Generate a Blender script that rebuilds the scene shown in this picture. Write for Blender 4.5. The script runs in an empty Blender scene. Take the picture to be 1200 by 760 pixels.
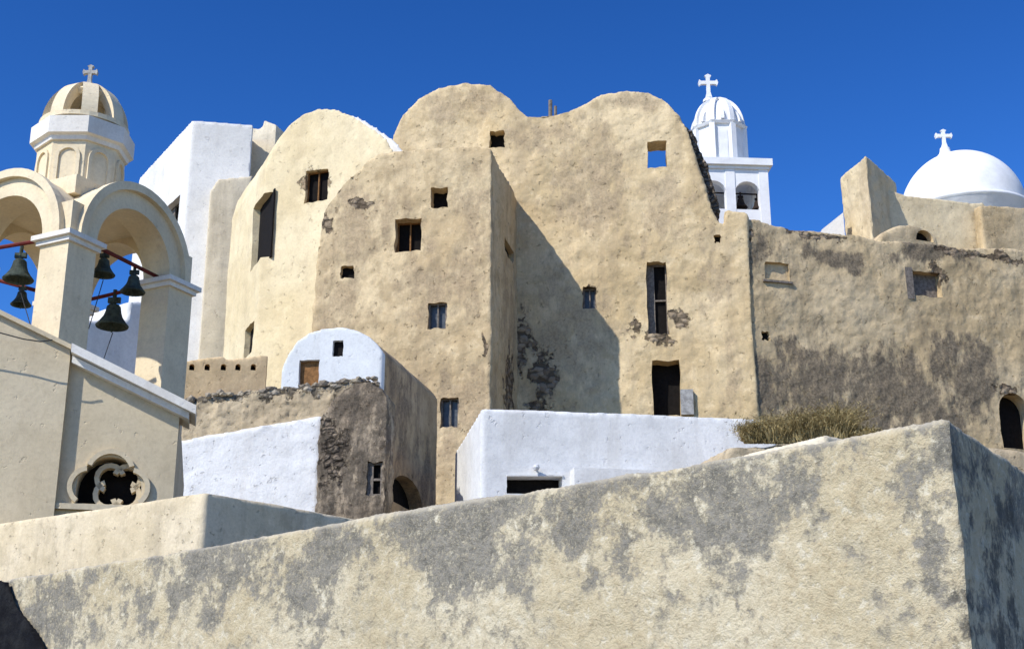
import bpy, bmesh, math, random
from mathutils import Vector, noise as mnoise
random.seed(7)
scene=bpy.context.scene
COL=scene.collection
# ---------------------------------------------------------------- survey
EYE=Vector((0,0,1.6)); FL=1600.0; TH=math.radians(18)
def ray(u,v):
    x=(u-600)/FL; y=(380-v)/FL
    return Vector((x, math.cos(TH)-y*math.sin(TH), math.sin(TH)+y*math.cos(TH)))
def at(u,v,d):
    r=ray(u,v); return EYE+r*(d/r.y)
def pl(u,v,d):
    p=at(u,v,d); return Vector((p.x,p.y))
class Fac:
    def __init__(s,p0,p1):
        s.p0=Vector(p0[:2]); s.p1=Vector(p1[:2]); s.t=(s.p1-s.p0).normalized()
        s.n=Vector((s.t.y,-s.t.x))
        if s.n.dot(-s.p0)<0: s.n=-s.n
    def hit(s,u,v):
        r=ray(u,v); k=(s.p0.dot(s.n))/(r.x*s.n.x+r.y*s.n.y); return EYE+r*k
    def sz(s,u,v):
        h=s.hit(u,v); return ((Vector((h.x,h.y))-s.p0).dot(s.t),h.z)
    def P(s,a,z,off=0):
        q=s.p0+s.t*a+s.n*off; return Vector((q.x,q.y,z))
# ---------------------------------------------------------------- node helper
class G:
    def __init__(s,name):
        s.m=bpy.data.materials.new(name); s.m.use_nodes=True; s.nt=s.m.node_tree
        s.b=s.nt.nodes['Principled BSDF']; s.b.inputs['Roughness'].default_value=.9
        s.b.inputs['Specular IOR Level'].default_value=.15
        s.pos=s.nt.nodes.new('ShaderNodeNewGeometry').outputs['Position']
    def n(s,t,ins={},**props):
        nd=s.nt.nodes.new(t)
        for k,v in props.items(): setattr(nd,k,v)
        for k,v in ins.items():
            sock=nd.inputs[k]
            if isinstance(v,bpy.types.NodeSocket): s.nt.links.new(v,sock)
            else:
                if hasattr(v,'__len__') and len(v)==3 and sock.type=='RGBA': v=(*v,1)
                sock.default_value=v
        return nd
    def math(s,op,a,b=0.0): return s.n('ShaderNodeMath',{0:a,1:b},operation=op).outputs[0]
    def mad(s,a,k,b): return s.n('ShaderNodeMath',{0:a,1:k,2:b},operation='MULTIPLY_ADD').outputs[0]
    def mix(s,f,a,b): return s.n('ShaderNodeMix',{0:f,6:a,7:b},data_type='RGBA').outputs[2]
    def mr(s,v,a,b,c=0.0,d=1.0): return s.n('ShaderNodeMapRange',{0:v,1:a,2:b,3:c,4:d},interpolation_type='SMOOTHSTEP').outputs[0]
    def noise(s,vec,sc,det=6,ro=.6): return s.n('ShaderNodeTexNoise',{'Vector':vec,'Scale':sc,'Detail':det,'Roughness':ro}).outputs[0]
    def vmul(s,vec,k): return s.n('ShaderNodeVectorMath',{0:vec,1:k},operation='MULTIPLY').outputs[0]
    def warp(s,sc,amt):
        c=s.n('ShaderNodeTexNoise',{'Vector':s.pos,'Scale':sc,'Detail':3}).outputs[1]
        c=s.n('ShaderNodeVectorMath',{0:c,1:(.5,.5,.5)},operation='SUBTRACT').outputs[0]
        c=s.vmul(c,(amt,amt,amt))
        return s.n('ShaderNodeVectorMath',{0:s.pos,1:c},operation='ADD').outputs[0]
    def patch(s,lst,vec=None):
        out=None; vec=vec or s.pos
        for c,rx,rz in lst:
            d=s.n('ShaderNodeVectorMath',{0:vec,1:tuple(c)},operation='SUBTRACT').outputs[0]
            d=s.vmul(d,(1/rx,1/rx,1/rz))
            l=s.n('ShaderNodeVectorMath',{0:d},operation='LENGTH').outputs['Value']
            m=s.mr(l,1.35,.2)
            out=m if out is None else s.math('MAXIMUM',out,m)
        return out
    def fin(s,col,h=None,dist=.05,strength=.8):
        if isinstance(col,bpy.types.NodeSocket): s.nt.links.new(col,s.b.inputs['Base Color'])
        else: s.b.inputs['Base Color'].default_value=(*col,1)
        if h is not None:
            bp=s.n('ShaderNodeBump',{'Strength':strength,'Distance':dist,'Height':h})
            s.nt.links.new(bp.outputs[0],s.b.inputs['Normal'])
        return s.m
def k3(c,k): return tuple(min(.9,x*k) for x in c)
def plaster(name,c1,c2,grime=(.16,.13,.10),gamt=.35,rub=[],gr=[],sc=1.0,pits=.6,dist=.06,contrast=1.0,rubcol=((.36,.28,.19),(.17,.125,.085)),gstr=.8,gadd=0.0):
    g=G(name); p=g.pos
    n1=g.noise(p,.33*sc,3,.6); base=g.mix(g.mr(n1,.35,.65),c1,c2)
    n2=g.noise(p,1.4*sc,7,.7)
    base=g.mix(g.math('MULTIPLY',g.mr(n2,.5,.64),.5*contrast),base,k3(c1,.66))
    base=g.mix(g.math('MULTIPLY',g.mr(n2,.47,.36),.55*contrast),base,k3(c2,1.16))
    st=g.noise(g.vmul(p,(1.4,1.4,.15)),sc,5,.65)
    base=g.mix(g.math('MULTIPLY',g.mr(st,.48,.70),gamt),base,grime)
    fine=g.noise(p,13*sc,4,.7)
    if gr or rub: wp=g.warp(.55*sc,2.6/sc)
    if gr:
        m=g.patch(gr,wp); nn=g.noise(g.vmul(p,(1,1,.5)),1.9*sc,7,.74)
        v=g.mad(nn,1.7,-.35+gadd); v=g.mad(m,.36,v)
        gm=g.math('MULTIPLY',g.mr(v,.60,.90),g.mr(m,.0,.25))
        base=g.mix(g.math('MULTIPLY',gm,gstr),base,g.mix(g.mr(fine,.4,.6),k3(grime,.8),k3(grime,1.5)))
    np_=g.noise(p,5.0*sc,4,.65); pit=g.mr(np_,.62,.70)
    base=g.mix(g.math('MULTIPLY',pit,pits),base,k3(c1,.45))
    base=g.mix(g.math('MULTIPLY',g.mr(fine,.40,.68),.22),base,k3(c1,.6))
    h=g.math('ADD',g.math('MULTIPLY',n2,.9),g.math('MULTIPLY',fine,.25))
    h=g.mad(pit,-.5,h)
    if rub:
        m=g.patch(rub,g.warp(1.3*sc,1.0/sc)); nn=g.noise(p,2.6*sc,6,.7)
        v=g.mad(nn,1.7,-.35); v=g.mad(m,.42,v)
        rm=g.math('MULTIPLY',g.mr(v,.66,.76),g.mr(m,0,.2))
        wv=g.warp(3.0,.25)
        vo=g.n('ShaderNodeTexVoronoi',{'Vector':g.vmul(wv,(1,1,1.5)),'Scale':3.4*sc})
        cell=g.n('ShaderNodeSeparateColor',{0:vo.outputs['Color']}).outputs[0]
        sc_=g.mix(cell,rubcol[0],rubcol[1])
        sc_=g.mix(g.mr(vo.outputs['Distance'],.40,.62),sc_,k3(rubcol[1],.5))
        base=g.mix(g.math('MULTIPLY',rm,.9),base,sc_)
        h=g.math('SUBTRACT',h,g.math('MULTIPLY',rm,g.mad(vo.outputs['Distance'],2.2,.8)))
    return g.fin(base,h,dist)
def simple(name,c,r=.8,metal=0,var=.35,sc=6):
    g=G(name); g.b.inputs['Roughness'].default_value=r; g.b.inputs['Metallic'].default_value=metal
    n=g.noise(g.pos,sc,5,.7)
    return g.fin(g.mix(g.mr(n,.35,.65),k3(c,1-var),k3(c,1+var*.4)),n,.02,.4)
# ---------------------------------------------------------------- mesh helpers
def newobj(name,me,mat=None,parent=None,smooth=False):
    o=bpy.data.objects.new(name,me); COL.objects.link(o)
    if mat: me.materials.clear(); me.materials.append(mat)
    if parent: o.parent=parent
    if smooth:
        for f in me.polygons: f.use_smooth=True
    return o
def addprism(bm,pts,vec):
    a=[bm.verts.new(p) for p in pts]; b=[bm.verts.new(p+vec) for p in pts]
    n=len(pts); fs=[bm.faces.new(a),bm.faces.new(b[::-1])]
    for i in range(n): fs.append(bm.faces.new((a[i],b[i],b[(i+1)%n],a[(i+1)%n])))
    bmesh.ops.recalc_face_normals(bm,faces=fs)
def b2m(bm,name='m'):
    me=bpy.data.meshes.new(name); bm.to_mesh(me); bm.free(); return me
def prism_me(pts,vec):
    bm=bmesh.new(); addprism(bm,pts,vec); return b2m(bm)
def baked(me,setup):
    o=bpy.data.objects.new('tmp',me); COL.objects.link(o); setup(o)
    dg=bpy.context.evaluated_depsgraph_get(); r=bpy.data.meshes.new_from_object(o.evaluated_get(dg))
    bpy.data.objects.remove(o); return r
def boxpts(c,hx,hy,rot=0):
    out=[]
    for sx,sy in((-1,-1),(1,-1),(1,1),(-1,1)):
        x,y=sx*hx,sy*hy
        out.append(Vector((c[0]+x*math.cos(rot)-y*math.sin(rot),c[1]+x*math.sin(rot)+y*math.cos(rot),c[2])))
    return out
def box(bm,c,hx,hy,z0,z1,rot=0): addprism(bm,boxpts((c[0],c[1],z0),hx,hy,rot),Vector((0,0,z1-z0)))
def tube(bm,a,b,r,seg=8):
    a=Vector(a);b=Vector(b);d=(b-a).normalized()
    q=d.to_track_quat('Z','Y'); pts=[a+q@Vector((r*math.cos(i*2*math.pi/seg),r*math.sin(i*2*math.pi/seg),0)) for i in range(seg)]
    addprism(bm,pts,b-a)
def lathe(bm,c,prof,seg=32,rot=0,a0=0,a1=2*math.pi):
    full=abs(a1-a0-2*math.pi)<1e-4; n=seg if full else seg+1; rings=[]
    for r,z in prof:
        rings.append([bm.verts.new((c[0]+r*math.cos(rot+a0+(a1-a0)*i/seg),c[1]+r*math.sin(rot+a0+(a1-a0)*i/seg),c[2]+z)) for i in range(n)])
    for j in range(len(prof)-1):
        for i in range(seg):
            i2=(i+1)%n
            bm.faces.new((rings[j][i],rings[j][i2],rings[j+1][i2],rings[j+1][i]))
tex1=bpy.data.textures.new('undulation','CLOUDS'); tex1.noise_scale=3.2; tex1.noise_depth=1
tex2=bpy.data.textures.new('erosion','CLOUDS'); tex2.noise_scale=.5; tex2.noise_depth=4
tex3=bpy.data.textures.new('grain','CLOUDS'); tex3.noise_scale=.12; tex3.noise_depth=3
def weather(me,voxel=.1,d1=.3,d2=.1,d3=0):
    def st(o):
        m=o.modifiers.new('r','REMESH'); m.mode='VOXEL'; m.voxel_size=voxel; m.use_smooth_shade=True
        for t,s in((tex1,d1),(tex2,d2),(tex3,d3)):
            if s:
                m=o.modifiers.new('d','DISPLACE'); m.texture=t; m.texture_coords='GLOBAL'; m.strength=s; m.mid_level=.5
    return baked(me,st)
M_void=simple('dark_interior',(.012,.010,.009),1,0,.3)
M_wood=simple('weathered_wood',(.24,.12,.045),.8,0,.4,9)
M_woodg=simple('grey_wood',(.20,.17,.14),.85,0,.4,9)
M_iron=simple('red_oxide_iron',(.14,.02,.015),.6,0,.3)
M_bell=simple('verdigris_bronze',(.06,.075,.058),.7,0,.5,7)
M_dark=simple('dark_metal',(.05,.05,.05),.6,.0,.3)
M_glass=simple('dusty_glass',(.10,.11,.12),.3,0,.3)
def oshape(f,u0,v0,u1,v1,arch,e=0,jit=0):
    s0,z1=f.sz(u0,v0); s1,z0=f.sz(u1,v1)
    if s0>s1: s0,s1=s1,s0
    s0-=e;s1+=e;z0-=e;z1+=e
    if not arch:
        c=[(s0,z0),(s1,z0),(s1,z1),(s0,z1)]
        if not jit: return c
        out=[]
        for i in range(4):
            a=c[i]; b=c[(i+1)%4]
            for k in range(5):
                t=k/5; out.append((a[0]+(b[0]-a[0])*t+random.uniform(-jit,jit),a[1]+(b[1]-a[1])*t+random.uniform(-jit,jit)))
        return out
    r=(s1-s0)/2; zc=max(z1-r,z0+.05); hh=z1-zc
    pts=[(s0,z0),(s1,z0)]
    for i in range(13):
        a=math.pi*i/12; pts.append(((s0+s1)/2+r*math.cos(a),zc+hh*math.sin(a)))
    return pts
def build(name,prisms,cuts,mat,voxel=.1,d1=.25,d2=.1,d3=0,parent=None,jit=.035):
    bmj=bmesh.new()
    for pts,vec in prisms: addprism(bmj,pts,vec)
    me=b2m(bmj,name)
    if voxel: me=weather(me,voxel,d1,d2,d3)
    if cuts:
        bm=bmesh.new()
        for c in cuts:
            f,u0,v0,u1,v1,kind,dep,arch=c
            addprism(bm,[f.P(a,z,.6) for a,z in oshape(f,u0,v0,u1,v1,arch,0,jit)],Vector((-f.n.x,-f.n.y,0))*(dep+.6))
        cm=bpy.data.objects.new('cut',b2m(bm)); COL.objects.link(cm)
        def st(o):
            m=o.modifiers.new('b','BOOLEAN'); m.object=cm; m.operation='DIFFERENCE'
            m.solver='MANIFOLD' if voxel else 'EXACT'
        me2=baked(me,st)
        if len(me2.polygons)==0: print('BOOL FAIL',name); me2=me
        me=me2
        bpy.data.objects.remove(cm)
    ob=newobj(name,me,mat,parent,smooth=bool(voxel))
    if voxel: me.set_sharp_from_angle(angle=math.radians(50))
    for i,c in enumerate(cuts):
        f,u0,v0,u1,v1,kind,dep,arch=c
        if kind=='sky': continue
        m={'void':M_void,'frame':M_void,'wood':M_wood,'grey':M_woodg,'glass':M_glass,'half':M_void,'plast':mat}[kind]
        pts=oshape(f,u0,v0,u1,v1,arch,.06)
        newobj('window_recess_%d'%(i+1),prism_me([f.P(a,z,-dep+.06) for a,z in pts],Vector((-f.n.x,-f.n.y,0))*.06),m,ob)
        if kind in('frame','glass','half'):
            s0=min(p[0] for p in pts)+.06; s1=max(p[0] for p in pts)-.06; z0=min(p[1] for p in pts)+.06; z1=max(p[1] for p in pts)-.06
            bm=bmesh.new(); w=.06; bk=Vector((-f.n.x,-f.n.y,0))*.07; off=-dep+.2
            def bar(a0,b0,a1,b1,o=0): addprism(bm,[f.P(a0,b0,off+o),f.P(a1,b0,off+o),f.P(a1,b1,off+o),f.P(a0,b1,off+o)],bk)
            bar(s0,z0,s0+w,z1); bar(s1-w,z0,s1,z1); bar(s0+w,z1-w,s1-w,z1); bar(s0+w,z0,s1-w,z0+w)
            sm=(s0+s1)/2
            if kind!='half': bar(sm-w*.4,z0+w,sm+w*.4,z1-w,-.01)
            else: bar(s0+w,z0+w,s0+(s1-s0)*.38,z1-w,-.02); bar(s0+w,(z0+z1)/2-.03,s1-w,(z0+z1)/2+.03,-.025)
            newobj('window_frame_%d'%(i+1),b2m(bm),M_woodg if kind!='frame' else M_wood,ob)
    return ob
def prof(f,uvs,zb,off=0):
    pts=[f.P(*f.sz(u,v),off) for u,v in uvs]
    a=pts[0].copy(); a.z=zb; b=pts[-1].copy(); b.z=zb
    return [a]+pts+[b]
UP=Vector((0,0,1))
def V0(v): return Vector((v.x,v.y,0))
def fp(pts,z0): return [Vector((p.x,p.y,z0)) for p in pts]

# ================================================================ terrain
g=G('dry_earth'); n=g.noise(g.pos,.4,8,.7); n2=g.noise(g.pos,6,6,.7)
M_earth=g.fin(g.mix(g.mr(n2,.3,.7),g.mix(g.mr(n,.35,.65),(.22,.16,.09),(.33,.26,.15)),(.12,.09,.06)),n2,.1)
def hz(x,y):
    k=lambda a,b,t:max(0,min(1,(t-a)/(b-a)))
    z=6.5*k(18,60,y)+1.5*k(60,90,y)-8*k(120,420,y)
    if y>17: z+=.5*mnoise.noise(Vector((x*.08,y*.08,0)))*k(17,30,y)*(1-k(200,400,y))
    return z
xs=[-3000,-1500,-700,-300,-150]+list(range(-90,91,3))+[150,300,700,1500,3000]
ys=[-3000,-1000,-300,-100,-40,-10,0,8,14,17]+list(range(19,121,3))+[160,220,300,420,800,1600,3000]
bm=bmesh.new(); gv=[[bm.verts.new((x,y,hz(x,y))) for x in xs] for y in ys]
for j in range(len(ys)-1):
    for i in range(len(xs)-1): bm.faces.new((gv[j][i],gv[j][i+1],gv[j+1][i+1],gv[j+1][i]))
newobj('ground',b2m(bm),M_earth,smooth=True)

# ================================================================ foreground wall
Cn=at(1110,490,8.0); L=at(0,680,15.4); Rr=at(1200,550,9.47)
ztop=Cn.z
dl=Vector((L.x-Cn.x,L.y-Cn.y)).normalized(); dr=Vector((Rr.x-Cn.x,Rr.y-Cn.y)).normalized()
c2=Vector((Cn.x,Cn.y)); T=.55
inner=c2+(dl+dr)*T/ math.sin(dl.angle(dr))
poly=[c2,c2+dr*6,inner+dr*6,inner,inner+dl*15,c2+dl*15]
g=G('lichen_stucco'); p=g.pos
zz=g.n('ShaderNodeSeparateXYZ',{0:p}).outputs[2]
big=g.noise(p,.7,3,.6); clump=g.noise(p,2.9,8,.72); fc=g.noise(p,11,5,.74); fine=g.noise(p,36,4,.75)
FW=Fac(c2,c2+dl*10); rf=Fac(c2,c2+dr*5)
wp=g.warp(1.2,.8)
band=g.mr(g.mad(big,1.0,g.mad(zz,1,-.5)),ztop-.85,ztop-.05)
pm=g.patch([(FW.hit(1090,620),.18,.9),(FW.hit(730,620),.9,.5),(FW.hit(250,700),1.8,.33),(FW.hit(60,720),1.5,.45),(FW.hit(480,635),1.8,.28),(FW.hit(880,590),.5,.4)],wp)
pm2=g.patch([(rf.hit(1165,620),.7,1.2),(rf.hit(1140,760),.4,.6)],wp)
val=g.mad(big,.30,g.mad(clump,.80,g.mad(fc,.40,0.0)))
val=g.mad(band,.085,g.mad(pm,.09,g.mad(pm2,.05,val)))
msk=g.mr(val,.775,.90)
msk=g.math('MULTIPLY',msk,g.mr(fine,.30,.52,.35,1.0))
warm=g.mix(g.mr(big,.35,.65),(.52,.435,.275),(.60,.52,.355))
warm=g.mix(g.math('MULTIPLY',g.mr(fc,.48,.66),.5),warm,(.39,.30,.175))
warm=g.mix(g.math('MULTIPLY',g.mr(fc,.46,.34),.5),warm,(.72,.67,.53))
warm=g.mix(g.math('MULTIPLY',g.mr(clump,.50,.60),.35),warm,(.38,.34,.25))
gre=g.mix(g.mr(fc,.38,.62),(.115,.11,.095),(.24,.225,.19))
col=g.mix(g.math('MULTIPLY',msk,.88),warm,gre)
col=g.mix(g.math('MULTIPLY',g.mr(g.mad(clump,.9,g.math('MULTIPLY',pm2,.2)),.60,.72),.6),col,(.06,.055,.045))
col=g.mix(g.math('MULTIPLY',g.mr(fine,.58,.68),.5),col,(.17,.14,.10))
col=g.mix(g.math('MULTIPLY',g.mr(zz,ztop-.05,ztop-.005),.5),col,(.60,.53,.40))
h=g.mad(fc,.7,g.mad(fine,.30,g.math('MULTIPLY',msk,-.2)))
M_fw=g.fin(col,h,.05,.9)
build('stucco_wall',[(fp(poly,0),UP*ztop)],[],M_fw,voxel=.035,d1=.05,d2=.045,d3=.024)
g=G('shadow_wedge'); n=g.noise(g.pos,4,8,.75); M_shadow=g.fin(g.mix(g.mr(n,.4,.65),(.006,.006,.008),(.022,.022,.022)),n,.12)  # near-black colour standing in for shade on the wall
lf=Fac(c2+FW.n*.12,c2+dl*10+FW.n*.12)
build('shadow_wedge',[(prof(lf,[(-130,690),(-40,672),(2,678),(12,702),(26,722),(38,742),(52,765),(58,790)],0),V0(-FW.n)*.1)],[],M_shadow,voxel=.05,d1=.1,d2=.08)  # thin black wedge added in the shape of a diagonal shadow on the wall

# ================================================================ cream terrace parapet
M_par=plaster('cream_stucco',(.62,.51,.33),(.70,.59,.41),grime=(.29,.24,.17),gamt=.35,sc=2.5,pits=.35,dist=.025)
a=pl(240,575,16); b=pl(0,612,18.2); c=pl(412,606,17.8); zt=at(240,575,16).z
b2=a+(b-a)*1.6; c3=a+(c-a)*1.15
t1=(b-a).normalized(); t2=(c-a).normalized(); inn=a+(t1+t2)*.5/ math.sin(t1.angle(t2))
build('terrace_parapet',[(fp([a,c3,inn+(c3-a),inn,inn+(b2-a),b2],0),UP*zt)],[],M_par,voxel=.05,d1=.05,d2=.02)
f=Fac(pl(690,568,16.5),pl(967,507,13.3))
M_cop=plaster('cream_coping',(.66,.57,.40),(.72,.63,.47),gamt=.2,sc=3,dist=.02)
build('retaining_wall',[(prof(f,[(700,576),(967,509)],0),V0(-f.n)*.35)],[],M_cop,voxel=.03,d1=.0,d2=.02)

# ================================================================ church with raking gable (left)
M_ch=plaster('church_cream',(.58,.475,.31),(.64,.54,.37),grime=(.36,.28,.19),gamt=.3,sc=1.2,pits=.12,dist=.015,contrast=.5)
M_bel=plaster('belfry_cream',(.72,.59,.385),(.78,.66,.45),grime=(.42,.33,.22),gamt=.25,sc=1.5,pits=.12,dist=.015,contrast=.5)
M_trim=plaster('white_trim',(.74,.69,.60),(.80,.76,.68),grime=(.4,.36,.3),gamt=.2,sc=2,pits=.1,dist=.01,contrast=.5)
cf=Fac(pl(82,410,19.2),pl(212,470,19.55))
church=build('church',[(prof(cf,[(82,414),(150,447),(211,478)],0),V0(-cf.n)*6)],
   [(cf,93,533,164,592,'void',.45,True)],M_ch,voxel=0,jit=0)
cl=Fac(cf.p0+cf.n*.12,cf.p0-cf.t*5+cf.n*.12)
newobj('gable_wall',prism_me(prof(cl,[(-140,300),(0,366),(82,407),(82,420)],0),V0(-cl.n)*5),M_ch,church)
bm=bmesh.new()
def rake(bm,fc,uv0,uv1,th,off):
    s0,z0=fc.sz(*uv0); s1,z1=fc.sz(*uv1)
    addprism(bm,[fc.P(s0,z0,off),fc.P(s1,z1,off),fc.P(s1,z1-th,off),fc.P(s0,z0-th,off)],V0(-fc.n)*(off+.5))
rake(bm,cf,(86,408),(230,480),.13,.28); rake(bm,cf,(86,420),(222,486),.10,.16)
newobj('raking_cornice',b2m(bm),M_trim,church)
bm=bmesh.new(); rake(bm,cl,(-140,296),(84,405),.07,.08); newobj('gable_coping',b2m(bm),M_ch,church)
bm=bmesh.new()
s0,zt_=cf.sz(93,533); s1,zb_=cf.sz(164,592); sm=(s0+s1)/2; w=(s1-s0)/2
def lobe(cx,cz,r,a0,a1,th=.07):
    N=12; o=[];i_=[]
    for k in range(N+1):
        an=a0+(a1-a0)*k/N; o.append((cx+(r+th)*math.cos(an),cz+(r+th)*math.sin(an))); i_.append((cx+r*math.cos(an),cz+r*math.sin(an)))
    for k in range(N): addprism(bm,[cf.P(*o[k],.06),cf.P(*o[k+1],.06),cf.P(*i_[k+1],.06),cf.P(*i_[k],.06)],V0(-cf.n)*.1)
lobe(sm,zt_-w*.55,w*.62,math.radians(20),math.radians(160)); lobe(sm-w*.62,zt_-w*1.0,w*.5,math.radians(100),math.radians(235)); lobe(sm+w*.62,zt_-w*1.0,w*.5,math.radians(-55),math.radians(80))
addprism(bm,[cf.P(s0-.25,zb_-.02,.09),cf.P(s1+.12,zb_-.02,.09),cf.P(s1+.12,zb_-.1,.09),cf.P(s0-.25,zb_-.1,.09)],V0(-cf.n)*.2)
newobj('window_moulding',b2m(bm),M_ch,church)
bm=bmesh.new()
cc=(sm+w*.25,(zt_+zb_)/2-.06)
def lobe2(cx,cz,r,a0,a1,th):
    N=10
    for k in range(N):
        q=[]
        for rr,an in((r+th,k),(r+th,k+1),(r,k+1),(r,k)):
            A=a0+(a1-a0)*an/N; q.append(cf.P(cx+rr*math.cos(A),cz+rr*math.sin(A),-.12))
        addprism(bm,q,V0(-cf.n)*.18)
for k in range(4):
    an=k*math.pi/2+math.pi/4
    lobe2(cc[0]+.17*math.cos(an),cc[1]+.17*math.sin(an),.15,an-2,an+2,.07)
newobj('window_grille',b2m(bm),M_ch,church)
bm=bmesh.new(); pts=[cl.P(*cl.sz(u,v),.3) for u,v in((-60,385),(0,396),(30,404),(50,407),(64,405))]
for i in range(4): tube(bm,pts[i],pts[i+1],.010,5)
newobj('cable',b2m(bm),M_dark,church)

# ---- belfry
A=at(81,285,20.3); B=at(196,342,22.4)
ab=Vector((B.x-A.x,B.y-A.y)); side=ab.length; tx=ab.normalized(); ty=Vector((-tx.y,tx.x))
A2=Vector((A.x,A.y)); Dp=A2+ty*side; Cp=A2+ty*side+ab; Bp=A2+ab
zs=A.z+.05; hw=.30; rot=math.atan2(tx.y,tx.x)
belfry=bpy.data.objects.new('bell_tower',None); COL.objects.link(belfry)
bm=bmesh.new(); bt=bmesh.new()
for q in(A2,Bp,Cp,Dp):
    box(bm,(q.x,q.y),hw,hw,3,zs-.16,rot)
    box(bt,(q.x,q.y),hw+.05,hw+.05,zs-.16,zs-.08,rot); box(bt,(q.x,q.y),hw+.11,hw+.11,zs-.08,zs,rot)
def archring(bm,p,q,th,off_out,ri,ro,zc,flat=True):
    t=(q-p).normalized(); nrm=Vector((t.y,-t.x)); mid=(p+q)/2; N=24
    for k in range(N):
        pts=[]
        for rr,kk in((ri,k),(ro,k),(ro,k+1),(ri,k+1)):
            an=math.pi*kk/N; c=mid+t*rr*math.cos(an)+nrm*off_out
            pts.append(Vector((c.x,c.y,zc+rr*math.sin(an))))
        addprism(bm,pts,V0(-nrm)*th)
cen=(A2+Cp)/2; ri=side/2-hw; ro=side/2+hw*.35
for p_,q_ in((A2,Bp),(Bp,Cp),(Cp,Dp),(Dp,A2)):
    t=(q_-p_).normalized(); nrm=Vector((t.y,-t.x))
    sgn=1 if nrm.dot((p_+q_)/2-cen)>0 else -1
    if sgn<0: p_,q_=q_,p_
    archring(bm,p_,q_,2*hw-.02,hw-.01,ri,ro,zs)
    archring(bm,p_,q_,.14,hw+.08,ro-.10,ro+.04,zs+.0)
for q in(A2,Bp,Cp,Dp): box(bm,(q.x,q.y),hw-.03,hw-.03,zs,zs+.55,rot)
box(bm,(cen.x,cen.y),side/2-hw*.4,side/2-hw*.4,zs+ri+.03,zs+ro-.05,rot)
newobj('pillars_and_arches',b2m(bm),M_bel,belfry); newobj('capitals',b2m(bt),M_trim,belfry)
zr=zs+ro-.06
def octa(bm,c,prof_,rot=0): 
    bb=bmesh.new(); lathe(bb,c,prof_,8,rot); me=b2m(bb); bm.from_mesh(me)
cen=pl(95,190,21.9)
zc1=at(95,183,21.9).z; zc2=at(95,156,21.9).z; zd=at(95,104,21.9).z
bm=bmesh.new(); R1=.74
octa(bm,(cen.x,cen.y,0),[(R1,zr-.1),(R1,zc1)],math.pi/8)
for k in range(8):
    an=k*math.pi/4; nn=Vector((math.cos(an),math.sin(an))); tt=Vector((-nn.y,nn.x)); ap=R1*math.cos(math.pi/8)
    base=cen+nn*ap; zb=zr+.12; zt2=zc1-.12
    o=[];i_=[]
    for kk in range(9):
        a_=math.pi*kk/8; o.append((.215*math.cos(a_),zt2-.2+.215*math.sin(a_))); i_.append((.15*math.cos(a_),zt2-.2+.15*math.sin(a_)))
    o=[(.215,zb)]+o+[(-.215,zb)]; i_=[(.15,zb)]+i_+[(-.15,zb)]
    for kk in range(len(o)-1):
        q=[]
        for s_,z_ in(o[kk],o[kk+1],i_[kk+1],i_[kk]):
            w_=base+nn*.035+tt*s_; q.append(Vector((w_.x,w_.y,z_)))
        addprism(bm,q,V0(-nn)*.06)
newobj('octagonal_drum',b2m(bm),M_bel,belfry)
bm=bmesh.new(); octa(bm,(cen.x,cen.y,0),[(.3,zc1-.02),(R1+.05,zc1-.02),(R1+.07,zc1+.05),(R1+.14,zc1+.08),(R1+.14,zc2-.06),(R1+.02,zc2),(.3,zc2+.01)],math.pi/8)
newobj('drum_cornice',b2m(bm),M_trim,belfry)
def ribdome(bm,c,z0,R,H,nr,wrib,th,cap0,phase=0,ribout=0):
    N=14
    def P(an,el,r): return Vector((c[0]+r*math.cos(el)*math.cos(an),c[1]+r*math.cos(el)*math.sin(an),z0+(H/R)*r*math.sin(el)))
    for k in range(nr):
        an=phase+k*2*math.pi/nr
        for j in range(N):
            e0=(math.pi/2*.97)*j/N; e1=(math.pi/2*.97)*(j+1)/N
            q=[]
            for e,sg in((e0,-1),(e0,1),(e1,1),(e1,-1)):
                half=min(math.pi/nr, wrib/2/max(.05,R*math.cos(e)))
                q.append((an+sg*half,e))
            outer=[bm.verts.new(P(a_,e,R+ribout)) for a_,e in q]; inner_=[bm.verts.new(P(a_,e,R-th)) for a_,e in q]
            bm.faces.new(outer); bm.faces.new(inner_[::-1])
            for i in range(4): bm.faces.new((outer[i],inner_[i],inner_[(i+1)%4],outer[(i+1)%4]))
    prof_=[]
    for j in range(9):
        e=cap0+(math.pi/2-cap0)*j/8; prof_.append((R*.965*math.cos(e),H*.965*math.sin(e)))
    pin=[(r*.86,z*.86+0.0) for r,z in prof_[::-1]]
    bb=bmesh.new(); lathe(bb,(c[0],c[1],z0),pin+prof_ if cap0>0.05 else prof_,40); bm.from_mesh(b2m(bb))
bm=bmesh.new(); ribdome(bm,(cen.x,cen.y),zc2+.02,.72,zd-zc2,8,.26,.16,math.radians(50),phase=math.pi/8,ribout=.03)
lathe(bm,(cen.x,cen.y,zc2),[(.54,0),(.77,0),(.77,.08),(.54,.08)],32)
newobj('lantern_dome',b2m(bm),M_bel,belfry)
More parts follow.
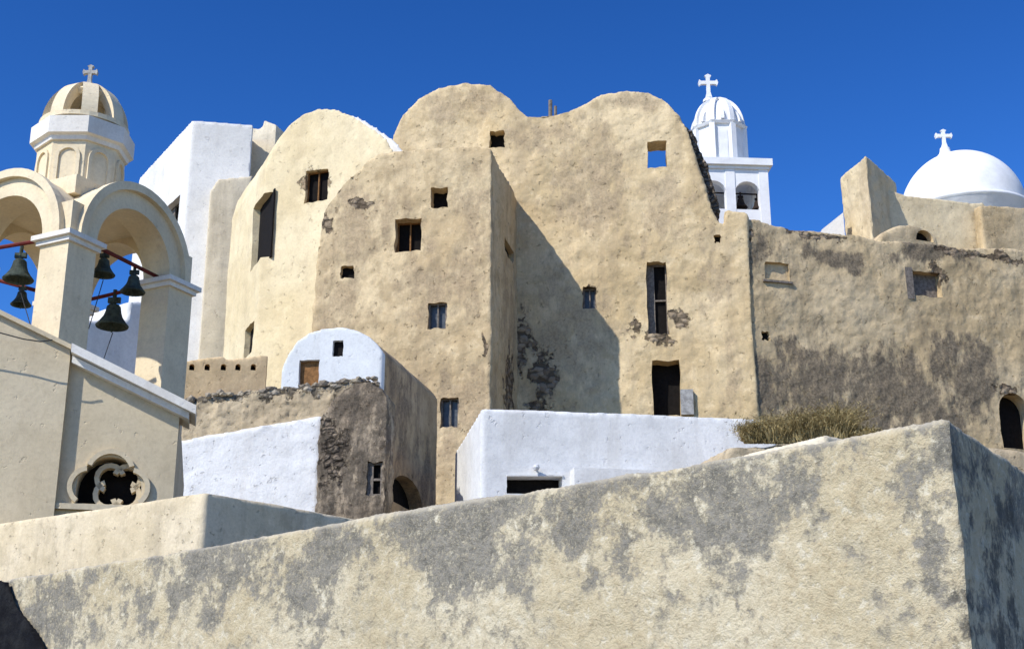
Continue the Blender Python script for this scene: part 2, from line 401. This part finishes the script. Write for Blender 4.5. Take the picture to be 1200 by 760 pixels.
def cross(name,c,z0,hh,wd,mat,parent,th=.03,yaw=0,bold=1.0):
    bm=bmesh.new(); t=Vector((math.cos(yaw),math.sin(yaw),0)); nn=Vector((-t.y,t.x,0)); c3_=Vector((c[0],c[1],0))
    def pp(pts): addprism(bm,[c3_+t*a+UP*(z0+b)-nn*th for a,b in pts],nn*2*th)
    w=wd*.09*bold; f_=wd*.17*bold; zc=hh*.64; ar=wd/2
    pp([(-f_,0),(f_,0),(w,hh*.25),(w,zc-w),(-w,zc-w),(-w,hh*.25)])
    pp([(-w,zc+w),(w,zc+w),(w,hh*.86),(f_,hh*.93),(0,hh),(-f_,hh*.93),(-w,hh*.86)])
    pp([(-ar,zc),(-ar*.88,zc-f_),(-ar*.7,zc-w),(ar*.7,zc-w),(ar*.88,zc-f_),(ar,zc),(ar*.88,zc+f_),(ar*.7,zc+w),(-ar*.7,zc+w),(-ar*.88,zc+f_)])
    lathe(bm,(c[0],c[1],z0-.12),[(wd*.3,-.1),(wd*.28,.04),(wd*.16,.08),(wd*.2,.13),(0.001,.16)],12)
    return newobj(name,b2m(bm),mat,parent)
cross('cross',(cen.x,cen.y),zd+.06,at(100,79,21.9).z-zd-.02,.27,simple('stone_cross',(.42,.40,.36)),belfry,.035,0,1.25)
def bell(i,u,v,d,r,parent,mat=M_bell):
    c=at(u,v,d); bm=bmesh.new()
    pr=[(.0,.95),(.30,.93),(.42,.80),(.48,.45),(.58,.15),(.80,-.18),(1.0,-.42),(.96,-.50),(.80,-.42),(.4,.3),(0,.5)]
    lathe(bm,c,[(a*r,b*r) for a,b in pr],24); bmesh.ops.recalc_face_normals(bm,faces=bm.faces[:])
    tube(bm,c+UP*r*.9,c+UP*r*1.9,r*.13,8); tube(bm,c,c-UP*r*.75,r*.07,6)
    box(bm,(c.x,c.y),r*.38,r*.1,c.z+r*1.05,c.z+r*1.4)
    lathe(bm,c-UP*r*.72,[(0,-.14*r),(.14*r,0),(0,.14*r)],8)
    return newobj('bell_%d'%i,b2m(bm),mat,parent,False)
bell(1,22,320,20.9,.25,belfry); bell(2,25,352,22.5,.18,belfry); bell(3,121,316,21.0,.20,belfry); bell(4,156,336,21.6,.21,belfry); bell(5,132,374,22.6,.285,belfry)
bm=bmesh.new()
for a_,b_ in(((112,288,20.6),(188,326,22.2)),((-60,300,21.0),(52,281,20.6)),((-40,318,23),(60,345,22.5)),((100,352,22.6),(176,334,22.6))):
    tube(bm,at(*a_),at(*b_),.035)
newobj('bell_beams',b2m(bm),M_iron,belfry)
bm=bmesh.new()
for a_,b_ in(((22,335,20.9),(40,395,20.6)),((132,390,22.6),(120,425,21.5)),((121,328,21),(104,385,20.6))): tube(bm,at(*a_),at(*b_),.008,5)
newobj('bell_ropes',b2m(bm),M_dark,belfry)

# ================================================================ white houses at left
M_wh=plaster('whitewash',(.72,.70,.65),(.80,.78,.73),grime=(.46,.42,.36),gamt=.22,sc=.8,pits=.15,dist=.03,contrast=.35)
M_crm=plaster('pale_cream_plaster',(.64,.55,.39),(.72,.63,.47),gamt=.25,sc=1,pits=.3,dist=.04,contrast=.6)
wa=pl(163,215,63.5); wb=pl(225,141,57.0); wc=pl(297,148,57.5)
zt=at(225,141,57.0).z
fa=Fac(wa,wb); back=Vector((-2.0,7.0))
house=build('white_house',[(fp([wa,wb,wc,wc+back,wa+back*.6],2),UP*(zt-2))],[(fa,190,248,206,287,'half',.5,False),(fa,176,330,186,352,'void',.5,False)],M_wh,voxel=.10,d1=.08,d2=.02)
fb=Fac(wb,wc)
newobj('buttress',weather(prism_me(prof(fb,[(247,232),(256,218),(296,214)],2,.8),V0(-fb.n)*1.3),.09,.08,.03),M_crm,house,True)
f=Fac(pl(293,148,59),pl(324,148,58.6))
build('stair_turret',[(prof(f,[(290,150),(306,150),(309,140),(324,146)],6),V0(-f.n)*1.2)],[],M_crm,voxel=.08,d1=.08,d2=.04)
f=Fac(pl(90,372,38),pl(175,372,40))
build('white_house',[(prof(f,[(96,374),(150,374),(152,352),(178,352)],2),V0(-f.n)*4)],[],M_wh,voxel=.12,d1=.08,d2=.03)

M_or=plaster('ochre_plaster',(.68,.48,.25),(.76,.57,.33),gamt=.2,sc=1,pits=.3,dist=.04,contrast=.7)
f=Fac(pl(205,420,40),pl(315,416,41))
build('terrace_wall',[(prof(f,[(195,424),(210,424),(235,420),(262,417),(264,421),(285,419),(300,417),(314,416)],2),V0(-f.n)*.6)],
  [(f,x,426,x+6,434,'void',.25,True) for x in(222,240,259,276,294)],M_or,voxel=.06,d1=.05,d2=.03,jit=0)

# ================================================================ yellow vaulted house
yf=Fac(pl(312,185,50.5),pl(460,165,48.6)); yb=(pl(284,200,54.5)-yf.p0)*1.35
ys_=Fac(yf.p0,yf.p0+yb)
M_y=plaster('yellow_plaster',(.70,.57,.34),(.77,.65,.42),grime=(.40,.31,.20),gamt=.22,sc=.9,pits=.25,dist=.045,contrast=.6,
   rub=[(yf.hit(369,213),.7,.65),(ys_.hit(303,270),.5,1.1)],rubcol=((.40,.30,.19),(.24,.17,.10)))
yprof=[(312,196),(318,178),(328,160),(340,145),(356,133),(375,127),(395,129),(412,135),(428,145),(442,155),(452,163),(460,176)]
yo=build('vaulted_house',[(prof(yf,yprof,2),V0(yb))],[(yf,358,201,383,234,'frame',.4,False),(ys_,297,244,308,298,'void',.35,False),(ys_,287,387,295,412,'void',.3,False)],M_y,voxel=.08,d1=.15,d2=.05)
wr=[(398,126),(415,131),(432,141),(446,151),(458,159),(470,175)]
newobj('whitewashed_roof',weather(prism_me(prof(yf,wr,14,-.5),V0(yb)*.9),.1,.05,.03),M_wh,yo,True)

# ================================================================ main ruin
mf=Fac(pl(455,170,50.3),pl(870,260,49.0))
m1=[(452,240),(455,185),(461,158),(472,135),(490,116),(515,102),(545,97),(575,100),(597,113),(611,130),(618,135),(640,134),(650,140)]
m2=[(625,140),(640,134),(662,131),(685,122),(705,111),(735,105),(760,107),(780,117),(797,137),(807,158),(814,182),(824,215),(832,245),(842,262),(850,264),(851,248),(876,250),(876,262)]
mcuts=[(mf,574,154,591,173,'void',.5,False),(mf,758,166,782,196,'sky',2.0,False),(mf,757,308,784,391,'half',.5,False),(mf,764,423,799,487,'void',.7,False),
       (mf,683,337,699,361,'glass',.35,False),(mf,837,275,845,284,'void',.3,False)]
M_main=plaster('ochre_ruin_plaster',(.60,.45,.245),(.72,.57,.345),grime=(.33,.25,.16),gamt=.36,sc=.9,pits=.5,dist=.07,
   rub=[(mf.hit(635,445),.7,1.5),(mf.hit(612,400),.4,1.3),(mf.hit(800,370),.6,.45),(mf.hit(745,384),.4,.5),(mf.hit(775,398),.8,.25),(mf.hit(690,340),.35,.45)],
   gr=[(mf.hit(700,220),2.3,2.8),(mf.hit(780,240),1.5,2.5),(mf.hit(640,160),2.5,.9),(mf.hit(540,120),2.6,.9),(mf.hit(740,120),2.0,.6),(mf.hit(840,320),.9,2.2),(mf.hit(660,400),2.6,3.4),(mf.hit(850,450),.9,1.8)],gstr=.6)
back=V0(-mf.n)
ruin=build('ruined_mansion',[(prof(mf,m1,4),back*8),(prof(mf,m2,4),back*.9)],mcuts,M_main,voxel=.075,d1=.28,d2=.11,d3=.04)
ef=Fac(mf.p0-mf.n*.5,mf.p1-mf.n*.5)
M_edge=plaster('broken_masonry',(.26,.21,.15),(.36,.29,.2),grime=(.1,.08,.06),gamt=.4,sc=1.5,pits=.8,dist=.12,rub=[(ef.hit(825,205),2,4)],rubcol=((.28,.22,.16),(.10,.08,.06)))
newobj('broken_vault_edge',weather(prism_me([ef.P(*ef.sz(u,v)) for u,v in((800,145),(814,158),(822,178),(831,198),(836,215),(842,238),(843,262),(828,262),(815,225),(805,190))],back*.9),.06,.1,.3,.1),M_edge,ruin,True)
bm=bmesh.new()
for u,r in((644,.08),(650,.06)): tube(bm,mf.P(*mf.sz(u,140),-.5),mf.P(*mf.sz(u,111 if u==644 else 118),-.5),r)
newobj('chimney_pipes',b2m(bm),M_woodg,ruin)
bm=bmesh.new(); s0,z1=mf.sz(797,458); s1,z0=mf.sz(813,487)
addprism(bm,[mf.P(s0,z0,.25),mf.P(s1,z0,.25),mf.P(s1,z1,.25),mf.P(s0,z1,.25)],back*.3)
newobj('meter_box',b2m(bm),simple('grey_paint',(.35,.34,.32)),ruin)
bf=Fac(pl(366,370,46),pl(580,215,45)); bvec=pl(613,215,50.6)-pl(580,215,45)
bs=Fac(bf.p1,bf.p1+bvec)
bprof=[(364,372),(368,320),(373,262),(379,243),(392,226),(402,212),(418,200),(432,188),(446,180),(475,177),(510,174),(545,171),(562,171),(577,173)]
bc=[(bf,505,221,524,243,'void',.55,False),(bf,463,257,493,293,'frame',.6,False),(bf,398,311,414,325,'void',.4,False),(bf,502,355,523,385,'glass',.3,False),(bf,516,466,537,500,'glass',.35,False),
    (bs,596,277,606,312,'void',.4,False)]
M_blk=plaster('tan_ruin_plaster',(.545,.40,.22),(.665,.52,.31),grime=(.29,.215,.135),gamt=.4,sc=.95,pits=.55,dist=.075,
   rub=[(bf.hit(384,262),.3,.6),(bf.hit(425,238),.5,.2),(bf.hit(567,405),.12,.6),(bs.hit(600,450),1.0,1.7)],
   gr=[(bf.hit(430,260),2.0,2.0),(bf.hit(400,370),1.2,2.5),(bf.hit(520,330),2.2,1.5),(bf.hit(530,480),2.8,2.0),(bf.hit(560,260),1.0,2.8),(bs.hit(600,380),2,3)],gstr=.6)
build('stone_tower_house',[(prof(bf,bprof,4),V0(bvec))],bc,M_blk,voxel=.075,d1=.24,d2=.11,d3=.04)

# ================================================================ right wall
rA=pl(869,258,49.05); rB=pl(1260,300,53.0); rw=Fac(rA,rB)
rp=[(864,262),(868,259),(885,257),(900,262),(930,268),(965,271),(1000,275),(1030,283),(1060,284),(1100,287),(1125,292),(1150,290),(1200,294),(1260,297)]
M_r=plaster('grey_brown_ruin_plaster',(.50,.375,.21),(.62,.485,.295),grime=(.13,.105,.075),gamt=.42,sc=.9,pits=.55,dist=.08,gstr=.9,gadd=.07,
   rub=[(rw.hit(880,272),.4,.3),(rw.hit(1150,299),2.6,.18),(rw.hit(960,276),1.6,.15),(rw.hit(1100,322),.5,.5),(rw.hit(1180,455),.6,.4)],
   gr=[(rw.hit(960,440),2.4,1.9),(rw.hit(1040,460),3.0,1.9),(rw.hit(1120,440),2.0,2.2),(rw.hit(900,460),1.4,1.6),(rw.hit(885,300),1.0,1.2),(rw.hit(1000,490),4,1.2),(rw.hit(1080,300),2.0,.7),(rw.hit(980,300),1.6,.6)])
rv=build('ruined_house',[(prof(rw,rp,4),V0(-rw.n)*.9)],[(rw,896,306,926,329,'plast',.2,False),(rw,1066,316,1104,349,'grey',.4,False),(rw,893,387,903,398,'void',.3,False),(rw,1168,459,1212,527,'void',.7,True)],M_r,voxel=.075,d1=.28,d2=.13,d3=.04)
bm=bmesh.new()
s0,z0=rw.sz(894,330); s1,_=rw.sz(928,330); addprism(bm,[rw.P(s0,z0,.1),rw.P(s1,z0,.1),rw.P(s1,z0+.08,.1),rw.P(s0,z0+.08,.1)],V0(-rw.n)*.3)
s0,z0=rw.sz(1063,350); s1,z1=rw.sz(1068,314); addprism(bm,[rw.P(s0,z0,.06),rw.P(s1,z0,.06),rw.P(s1,z1,.06),rw.P(s0,z1,.06)],V0(-rw.n)*.3)
newobj('sill',b2m(bm),M_woodg,rv)
q=[rA+Vector((.6,.9)),rB+Vector((0,.9)),rB+Vector((2,9)),rA+Vector((2,9))]
newobj('flat_roof',prism_me(fp(q,at(869,258,49.05).z-.9),UP*.3),M_r,rv)
vf=Fac(pl(1030,285,52.4),pl(1100,288,53.4))
pr=[]
for i in range(11):
    a_=math.pi*(1-i/10); pr.append((1065+35*math.cos(a_),287-23*math.sin(a_)))
build('small_vault',[(prof(vf,pr,15),V0(-vf.n)*3)],[(vf,1072,268,1094,284,'void',.4,True)],M_r,voxel=.08,d1=.15,d2=.08)

# ================================================================ behind right
M_cr2=plaster('warm_cream_plaster',(.64,.505,.30),(.72,.595,.38),grime=(.34,.26,.17),gamt=.35,sc=.8,pits=.4,dist=.06,contrast=.8)  # the plaster's own cream colour, chimney block and roof parapet
ta=pl(984,190,58); tb=pl(1014,180,55.5); tc=pl(1048,186,58.5)
zt=at(1014,181,55.5).z
build('ruined_chimney_block',[(fp([ta,tb,tc,tc+Vector((-1,2)),ta+Vector((0.4,1.4))],14),UP*(zt-14))],[],M_cr2,voxel=.08,d1=.15,d2=.14)
f2=Fac(pl(1040,228,57.5),pl(1260,246,60))
build('roof_parapet',[(prof(f2,[(1035,222),(1050,224),(1062,228),(1100,232),(1140,238),(1152,237),(1156,243),(1260,248)],12),V0(-f2.n)*.8)],[],M_cr2,voxel=.08,d1=.12,d2=.06)
f3=Fac(pl(1146,240,57.9),pl(1210,246,58.9))
build('roof_parapet',[(prof(f3,[(1148,240),(1200,243),(1260,250)],12),V0(-f3.n)*.5)],[],M_r,voxel=.08,d1=.1,d2=.06)
f4=Fac(pl(962,266,57),pl(990,250,57))
newobj('stair_parapet',prism_me(prof(f4,[(963,269),(988,249)],14),V0(-f4.n)*.5),M_wh)
g=G('white_dome_paint'); n=g.noise(g.pos,1.2,6,.7)
M_dome=g.fin(g.mix(g.mr(n,.4,.7),(.80,.795,.78),(.70,.695,.68)),n,.03)
dome=bpy.data.objects.new('domed_church',None); COL.objects.link(dome)
dc=at(1128,240,64); Rd=(at(1199,240,64)-at(1057,240,64)).length/2; zt=at(1128,182,64).z
bm=bmesh.new(); H=zt-dc.z+.5
lathe(bm,(dc.x,dc.y,dc.z-.5),[(Rd*1.0*math.cos(e),H*math.sin(e)) for e in[math.pi/2*i/20 for i in range(21)]],56)
newobj('dome',b2m(bm),M_dome,dome,True)
bm=bmesh.new(); lathe(bm,(dc.x,dc.y,0),[(Rd*1.03,12),(Rd*1.03,dc.z-.75),(Rd*1.06,dc.z-.7),(Rd*1.06,dc.z-.55),(Rd*.98,dc.z-.5)],48)
newobj('drum',b2m(bm),M_dome,dome,True)
lc=(dc.x-.6,dc.y)
bm=bmesh.new(); lathe(bm,(lc[0],lc[1],zt-.35),[(.5,0),(.42,.3),(.3,.45),(.22,.75),(.12,.85),(0,.9)],20); newobj('finial',b2m(bm),M_dome,dome,True)
cross('cross',lc,zt+.45,at(1111,152,64).z-zt-.45,.9,M_dome,dome,.08)

# ================================================================ white bell tower
wt=bpy.data.objects.new('white_bell_tower',None); COL.objects.link(wt)
wc_=at(845,210,60); cx,cy=wc_.x,wc_.y; zz_=lambda v:at(845,v,60).z
hw=1.78; ro_=math.radians(4)
bm=bmesh.new()
zb0=12; zsp=zz_(243); ztp=zz_(216)
def rotp(x,y): return (cx+x*math.cos(ro_)-y*math.sin(ro_),cy+x*math.sin(ro_)+y*math.cos(ro_))
for x in(-hw+.2,0,hw-.2):
    for y in(-hw+.2,0,hw-.2):
        if x==0 and y==0: continue
        box(bm,rotp(x,y),.22,.22,zb0,ztp,ro_)
box(bm,(cx,cy),hw,hw,zb0,zz_(262),ro_)
for s in(-1,1):
    for m in(-1,1):
        for axis in(0,1):
            mid=(m*(hw-.2)/2, s*(hw-.2)) if axis==0 else (s*(hw-.2), m*(hw-.2)/2)
            r=(hw-.2)/2-.2; N=10
            t=(1,0) if axis==0 else (0,1)
            for k in range(N):
                a0=math.pi*k/N; a1=math.pi*(k+1)/N
                q=[]
                for cc_,z_ in((r*math.cos(a0),zsp+r*math.sin(a0)),(r*math.cos(a1),zsp+r*math.sin(a1)),(r*math.cos(a1),ztp),(r*math.cos(a0),ztp)):
                    nx=(0,-.18) if axis==0 else(-.18,0)
                    w_=rotp(mid[0]+t[0]*cc_+nx[0],mid[1]+t[1]*cc_+nx[1]); q.append(Vector((w_[0],w_[1],z_)))
                w0=rotp(0,0); w1=rotp(*( (0,.36) if axis==0 else (.36,0)))
                addprism(bm,q,Vector((w1[0]-w0[0],w1[1]-w0[1],0)))
newobj('belfry_stage',b2m(bm),M_dome,wt)
bm=bmesh.new(); box(bm,(cx,cy),hw+.08,hw+.08,ztp+.002,ztp+.15,ro_); box(bm,(cx,cy),hw+.22,hw+.22,ztp+.15,zz_(205),ro_)
newobj('cornice',b2m(bm),M_dome,wt)
zd0=zz_(205); zd1=zz_(157); Rr_=1.22
bm=bmesh.new(); octa(bm,(cx,cy,0),[(Rr_,zd0),(Rr_,zd1)],math.pi/8)
for k in range(8):
    an=k*math.pi/4+math.pi/8; box(bm,(cx+Rr_*math.cos(an),cy+Rr_*math.sin(an)),.13,.13,zd0,zd1,an)
    an=k*math.pi/4; ap=Rr_*math.cos(math.pi/8)
    box(bm,(cx+ap*math.cos(an),cy+ap*math.sin(an)),.03,.22,zd0+.3,zd1-.35,an)
newobj('drum',b2m(bm),M_dome,wt)
bm=bmesh.new(); octa(bm,(cx,cy,0),[(.5,zd1),(Rr_+.12,zd1),(Rr_+.2,zd1+.12),(Rr_+.05,zd1+.2),(.5,zd1+.2)],math.pi/8); newobj('drum_cornice',b2m(bm),M_dome,wt)
bm=bmesh.new(); Hd=zz_(119)-zd1-.2
ribdome(bm,(cx,cy),zd1+.2,1.2,Hd,8,.22,.1,0.0,phase=math.pi/8,ribout=.09)
ribdome(bm,(cx,cy),zd1+.2,1.2,Hd*.6,8,.16,.1,0.6,phase=0,ribout=.14)
newobj('ribbed_dome',b2m(bm),M_dome,wt)
cross('cross',(cx-.4,cy),zz_(118)+.12,zz_(90)-zz_(118),.98,M_dome,wt,.08)
M_db=simple('dark_bronze',(.03,.02,.016),.8)
for i,(u,v) in enumerate(((868,240),(888,243))): bell(i+1,u,v,58.9,.33,wt,M_db)
bm=bmesh.new(); tube(bm,at(838,226,58.95),at(892,228,58.95),.04)
newobj('bell_beam',b2m(bm),M_db,wt)

# ================================================================ chapel and lower walls
kf=Fac(pl(329,425,36),pl(449,412,35.6)); kv=pl(511,450,40.3)-pl(449,412,35.6)
ks=Fac(kf.p1,kf.p1+kv)
kp=[(329,452),(331,430),(338,414),(348,400),(362,390),(378,385),(400,383),(418,387),(432,394),(442,403),(449,413)]
M_ks=plaster('brown_side_plaster',(.44,.31,.175),(.54,.40,.24),grime=(.16,.12,.085),gamt=.5,sc=1,pits=.5,dist=.06,gr=[(ks.hit(470,480),1.6,2),(ks.hit(500,560),1.5,1.6)])
ch=build('vaulted_chapel',[(prof(kf,kp,2,-.27),V0(kv))],[(ks,459,546,497,606,'void',.5,True)],M_ks,voxel=.07,d1=.1,d2=.04)
M_wb=plaster('chapel_whitewash',(.64,.65,.64),(.72,.73,.72),grime=(.42,.40,.36),gamt=.25,sc=1.2,pits=.1,dist=.02,contrast=.4)
build('whitewashed_front',[(prof(kf,kp,2,.0),V0(-kf.n)*.3)],[(kf,390,399,402,417,'void',.2,False),(kf,351,422,373,452,'wood',.2,False)],M_wb,voxel=.05,d1=.03,d2=.01,parent=ch,jit=.01)
rf_=Fac(pl(200,470,35.2),pl(455,455,34.9))
M_rub=plaster('rubble_masonry',(.47,.37,.235),(.57,.46,.30),grime=(.2,.165,.12),gamt=.35,sc=1.3,pits=.6,dist=.08,rub=[(rf_.hit(u,463-(u-210)*.08),1.7,.30) for u in(215,260,310,360,410,440)],rubcol=((.42,.37,.29),(.17,.145,.11)))
rtop=[(195,480),(207,473),(218,466),(240,465),(262,461),(290,459),(320,456),(350,454),(380,449),(400,447),(420,444)]
rubw=build('rubble_wall',[(prof(rf_,rtop,2),V0(-rf_.n)*.9)],[],M_rub,voxel=.06,d1=.12,d2=.2,d3=.12)
# loose stones lying along the wall head
bm=bmesh.new()
for i in range(230):
    u=random.uniform(212,440)
    v=[rtop[k][1]+(rtop[k+1][1]-rtop[k][1])*(u-rtop[k][0])/(rtop[k+1][0]-rtop[k][0]) for k in range(len(rtop)-1) if rtop[k][0]<=u<=rtop[k+1][0]]
    v=v[0] if v else 444
    s_,z_=rf_.sz(u,v); r=random.uniform(.05,.15); c_=rf_.P(s_,z_+random.uniform(-.06,.05),-random.uniform(.0,.85))
    n0=len(bm.verts); res=bmesh.ops.create_icosphere(bm,subdivisions=1,radius=r)
    sx,sy,sz_=random.uniform(.7,1.4),random.uniform(.7,1.2),random.uniform(.5,.9)
    for vv in res['verts']:
        k_=random.uniform(.8,1.2); vv.co=Vector((vv.co.x*sx*k_,vv.co.y*sy*k_,vv.co.z*sz_*k_))+c_
g=G('loose_stone'); n=g.noise(g.pos,2.5,3,.6); n3=g.noise(g.pos,14,4,.7)
M_st=g.fin(g.mix(g.mr(n,.38,.62),g.mix(g.mr(n3,.4,.6),(.14,.115,.09),(.22,.185,.14)),g.mix(g.mr(n3,.4,.6),(.36,.30,.21),(.46,.39,.28))),n3,.03)
newobj('loose_stones',b2m(bm),M_st,rubw)
wf=Fac(pl(200,517,34.9),pl(376,488,34.6))
M_ww=plaster('bright_whitewash',(.72,.705,.67),(.79,.775,.74),grime=(.50,.45,.38),gamt=.25,sc=1.3,pits=.15,dist=.05,contrast=.4)
build('whitewashed_wall',[(prof(wf,[(195,520),(240,510),(300,500),(340,493),(377,487)],2),V0(-wf.n)*.5)],[],M_ww,voxel=.07,d1=.08,d2=.06)
df=Fac(pl(370,470,34.5),pl(455,458,34.3))
M_dk=plaster('dark_stone_wall',(.30,.23,.155),(.45,.36,.25),grime=(.07,.058,.045),gamt=.5,sc=1.6,pits=.8,dist=.09,gr=[(df.hit(415,530),2.2,4)],rub=[(df.hit(392,530),.45,.9)],rubcol=((.24,.19,.14),(.10,.08,.06)))
build('dark_stone_house',[(prof(df,[(370,600),(373,520),(377,488),(386,472),(402,455),(416,446),(432,446),(446,453),(454,462)],2),V0(-df.n)*1.2)],[(df,430,541,447,580,'half',.3,False)],M_dk,voxel=.055,d1=.15,d2=.16,d3=.08)

# ================================================================ low white building
lf_=Fac(pl(564,478,33),pl(908,492,34.3))
M_lw=plaster('cool_whitewash',(.68,.67,.64),(.76,.75,.72),grime=(.46,.43,.38),gamt=.35,sc=1,pits=.12,dist=.03,contrast=.55)
low=build('low_white_house',[(prof(lf_,[(564,480),(568,478),(700,483),(800,487),(908,492)],2),V0(-lf_.n)*5)],[(lf_,594,556,659,580,'void',.5,False)],M_lw,voxel=.07,d1=.05,d2=.015,jit=.01)
bm=bmesh.new(); s0,z0=lf_.sz(668,552); s1,_=lf_.sz(760,552); addprism(bm,[lf_.P(s0,2,.5),lf_.P(s1,2,.5),lf_.P(s1,z0,.5),lf_.P(s0,z0,.5)],V0(-lf_.n)*.6)
newobj('step_block',b2m(bm),M_lw,low)
bm=bmesh.new(); c_=lf_.P(*lf_.sz(627,549),.15); lathe(bm,c_,[(0,.09),(.07,.06),(.09,0),(.06,-.06),(0,-.08)],12); tube(bm,c_,c_-V0(lf_.n)*.2,.025); newobj('wall_lamp',b2m(bm),simple('lamp_white',(.7,.7,.7)),low)
bm=bmesh.new(); rake(bm,lf_,(594,555.5),(659,555.5),.05,.04); newobj('window_lintel',b2m(bm),M_lw,low)

tf=Fac(pl(850,520,28),pl(1300,520,30))
build('earth_terrace',[(prof(tf,[(850,524),(950,519),(1040,516),(1130,524),(1300,540)],2),V0(-tf.n)*6)],[],M_rub,voxel=.1,d1=.2,d2=.1)
# dry shrub
g=G('dry_straw'); oi=g.noise(g.pos,4,4,.6); M_straw=g.fin(g.mix(g.mr(oi,.38,.62),(.17,.13,.055),(.50,.39,.18)))
bm=bmesh.new()
for i in range(9000):
    w=random.uniform(-1,1); hh=(1-abs(w)**2.6)*.92+.10
    bu=952+80*w; ba=at(bu,517+random.uniform(-2,3),28.6+random.uniform(-.5,1.0))
    hh*=random.uniform(.3,1.0)*(.72+.7*mnoise.noise(Vector((w*4,5,1)))+.12*math.sin(w*7))
    if hh<.05: continue
    lean=Vector((w*.5+random.gauss(0,.5),random.gauss(0,.4),0))*hh
    st=Vector((random.uniform(-1,1),random.uniform(-.4,.4),0)).normalized()*random.uniform(.004,.008)
    p0=ba; p1=ba+lean*.4+UP*hh*.6; p2=ba+lean*1.1+UP*hh*.9
    v=[bm.verts.new(p0-st),bm.verts.new(p0+st),bm.verts.new(p1+st*.8),bm.verts.new(p1-st*.8),bm.verts.new(p2)]
    bm.faces.new(v[:4]); bm.faces.new((v[3],v[2],v[4]))
    for k in range(4):
        q0=p1.lerp(p2,random.random()); d_=Vector((random.gauss(0,1),random.gauss(0,1),random.uniform(-.2,1.0))).normalized()*.09
        bm.faces.new((bm.verts.new(q0-st*1.4),bm.verts.new(q0+st*1.4),bm.verts.new(q0+d_)))
newobj('dry_shrub',b2m(bm),M_straw)

# ================================================================ light, sky, camera
sv=Vector((-4.97,-4.5,6.0)).normalized()
sun=bpy.data.lights.new('sun','SUN'); sun.energy=5.0; sun.angle=math.radians(.5); sun.color=(1,.96,.885)
so=bpy.data.objects.new('sun',sun); COL.objects.link(so); so.rotation_euler=sv.to_track_quat('Z','Y').to_euler()
w=bpy.data.worlds.new('World'); scene.world=w; w.use_nodes=True; nt=w.node_tree
sky=nt.nodes.new('ShaderNodeTexSky'); sky.sky_type='NISHITA'; sky.sun_disc=False
sky.sun_elevation=math.asin(sv.z); sky.sun_rotation=math.atan2(sv.x,sv.y)
sky.altitude=300; sky.air_density=1.0; sky.dust_density=.1; sky.ozone_density=4.5
gm=nt.nodes.new('ShaderNodeGamma'); gm.inputs['Gamma'].default_value=1.55
hs=nt.nodes.new('ShaderNodeHueSaturation'); hs.inputs['Saturation'].default_value=1.10; hs.inputs['Hue'].default_value=.505
nt.links.new(sky.outputs[0],gm.inputs['Color']); nt.links.new(gm.outputs[0],hs.inputs['Color']); nt.links.new(hs.outputs[0],nt.nodes['Background'].inputs[0])
nt.nodes['Background'].inputs[1].default_value=.08
cam=bpy.data.cameras.new('camera'); co=bpy.data.objects.new('camera',cam); COL.objects.link(co)
co.location=EYE; co.rotation_euler=(math.radians(90+18),0,0); cam.sensor_width=36; cam.lens=48; cam.clip_end=8000
scene.camera=co
scene.view_settings.view_transform='Standard'; scene.view_settings.look='None'; scene.view_settings.exposure=0
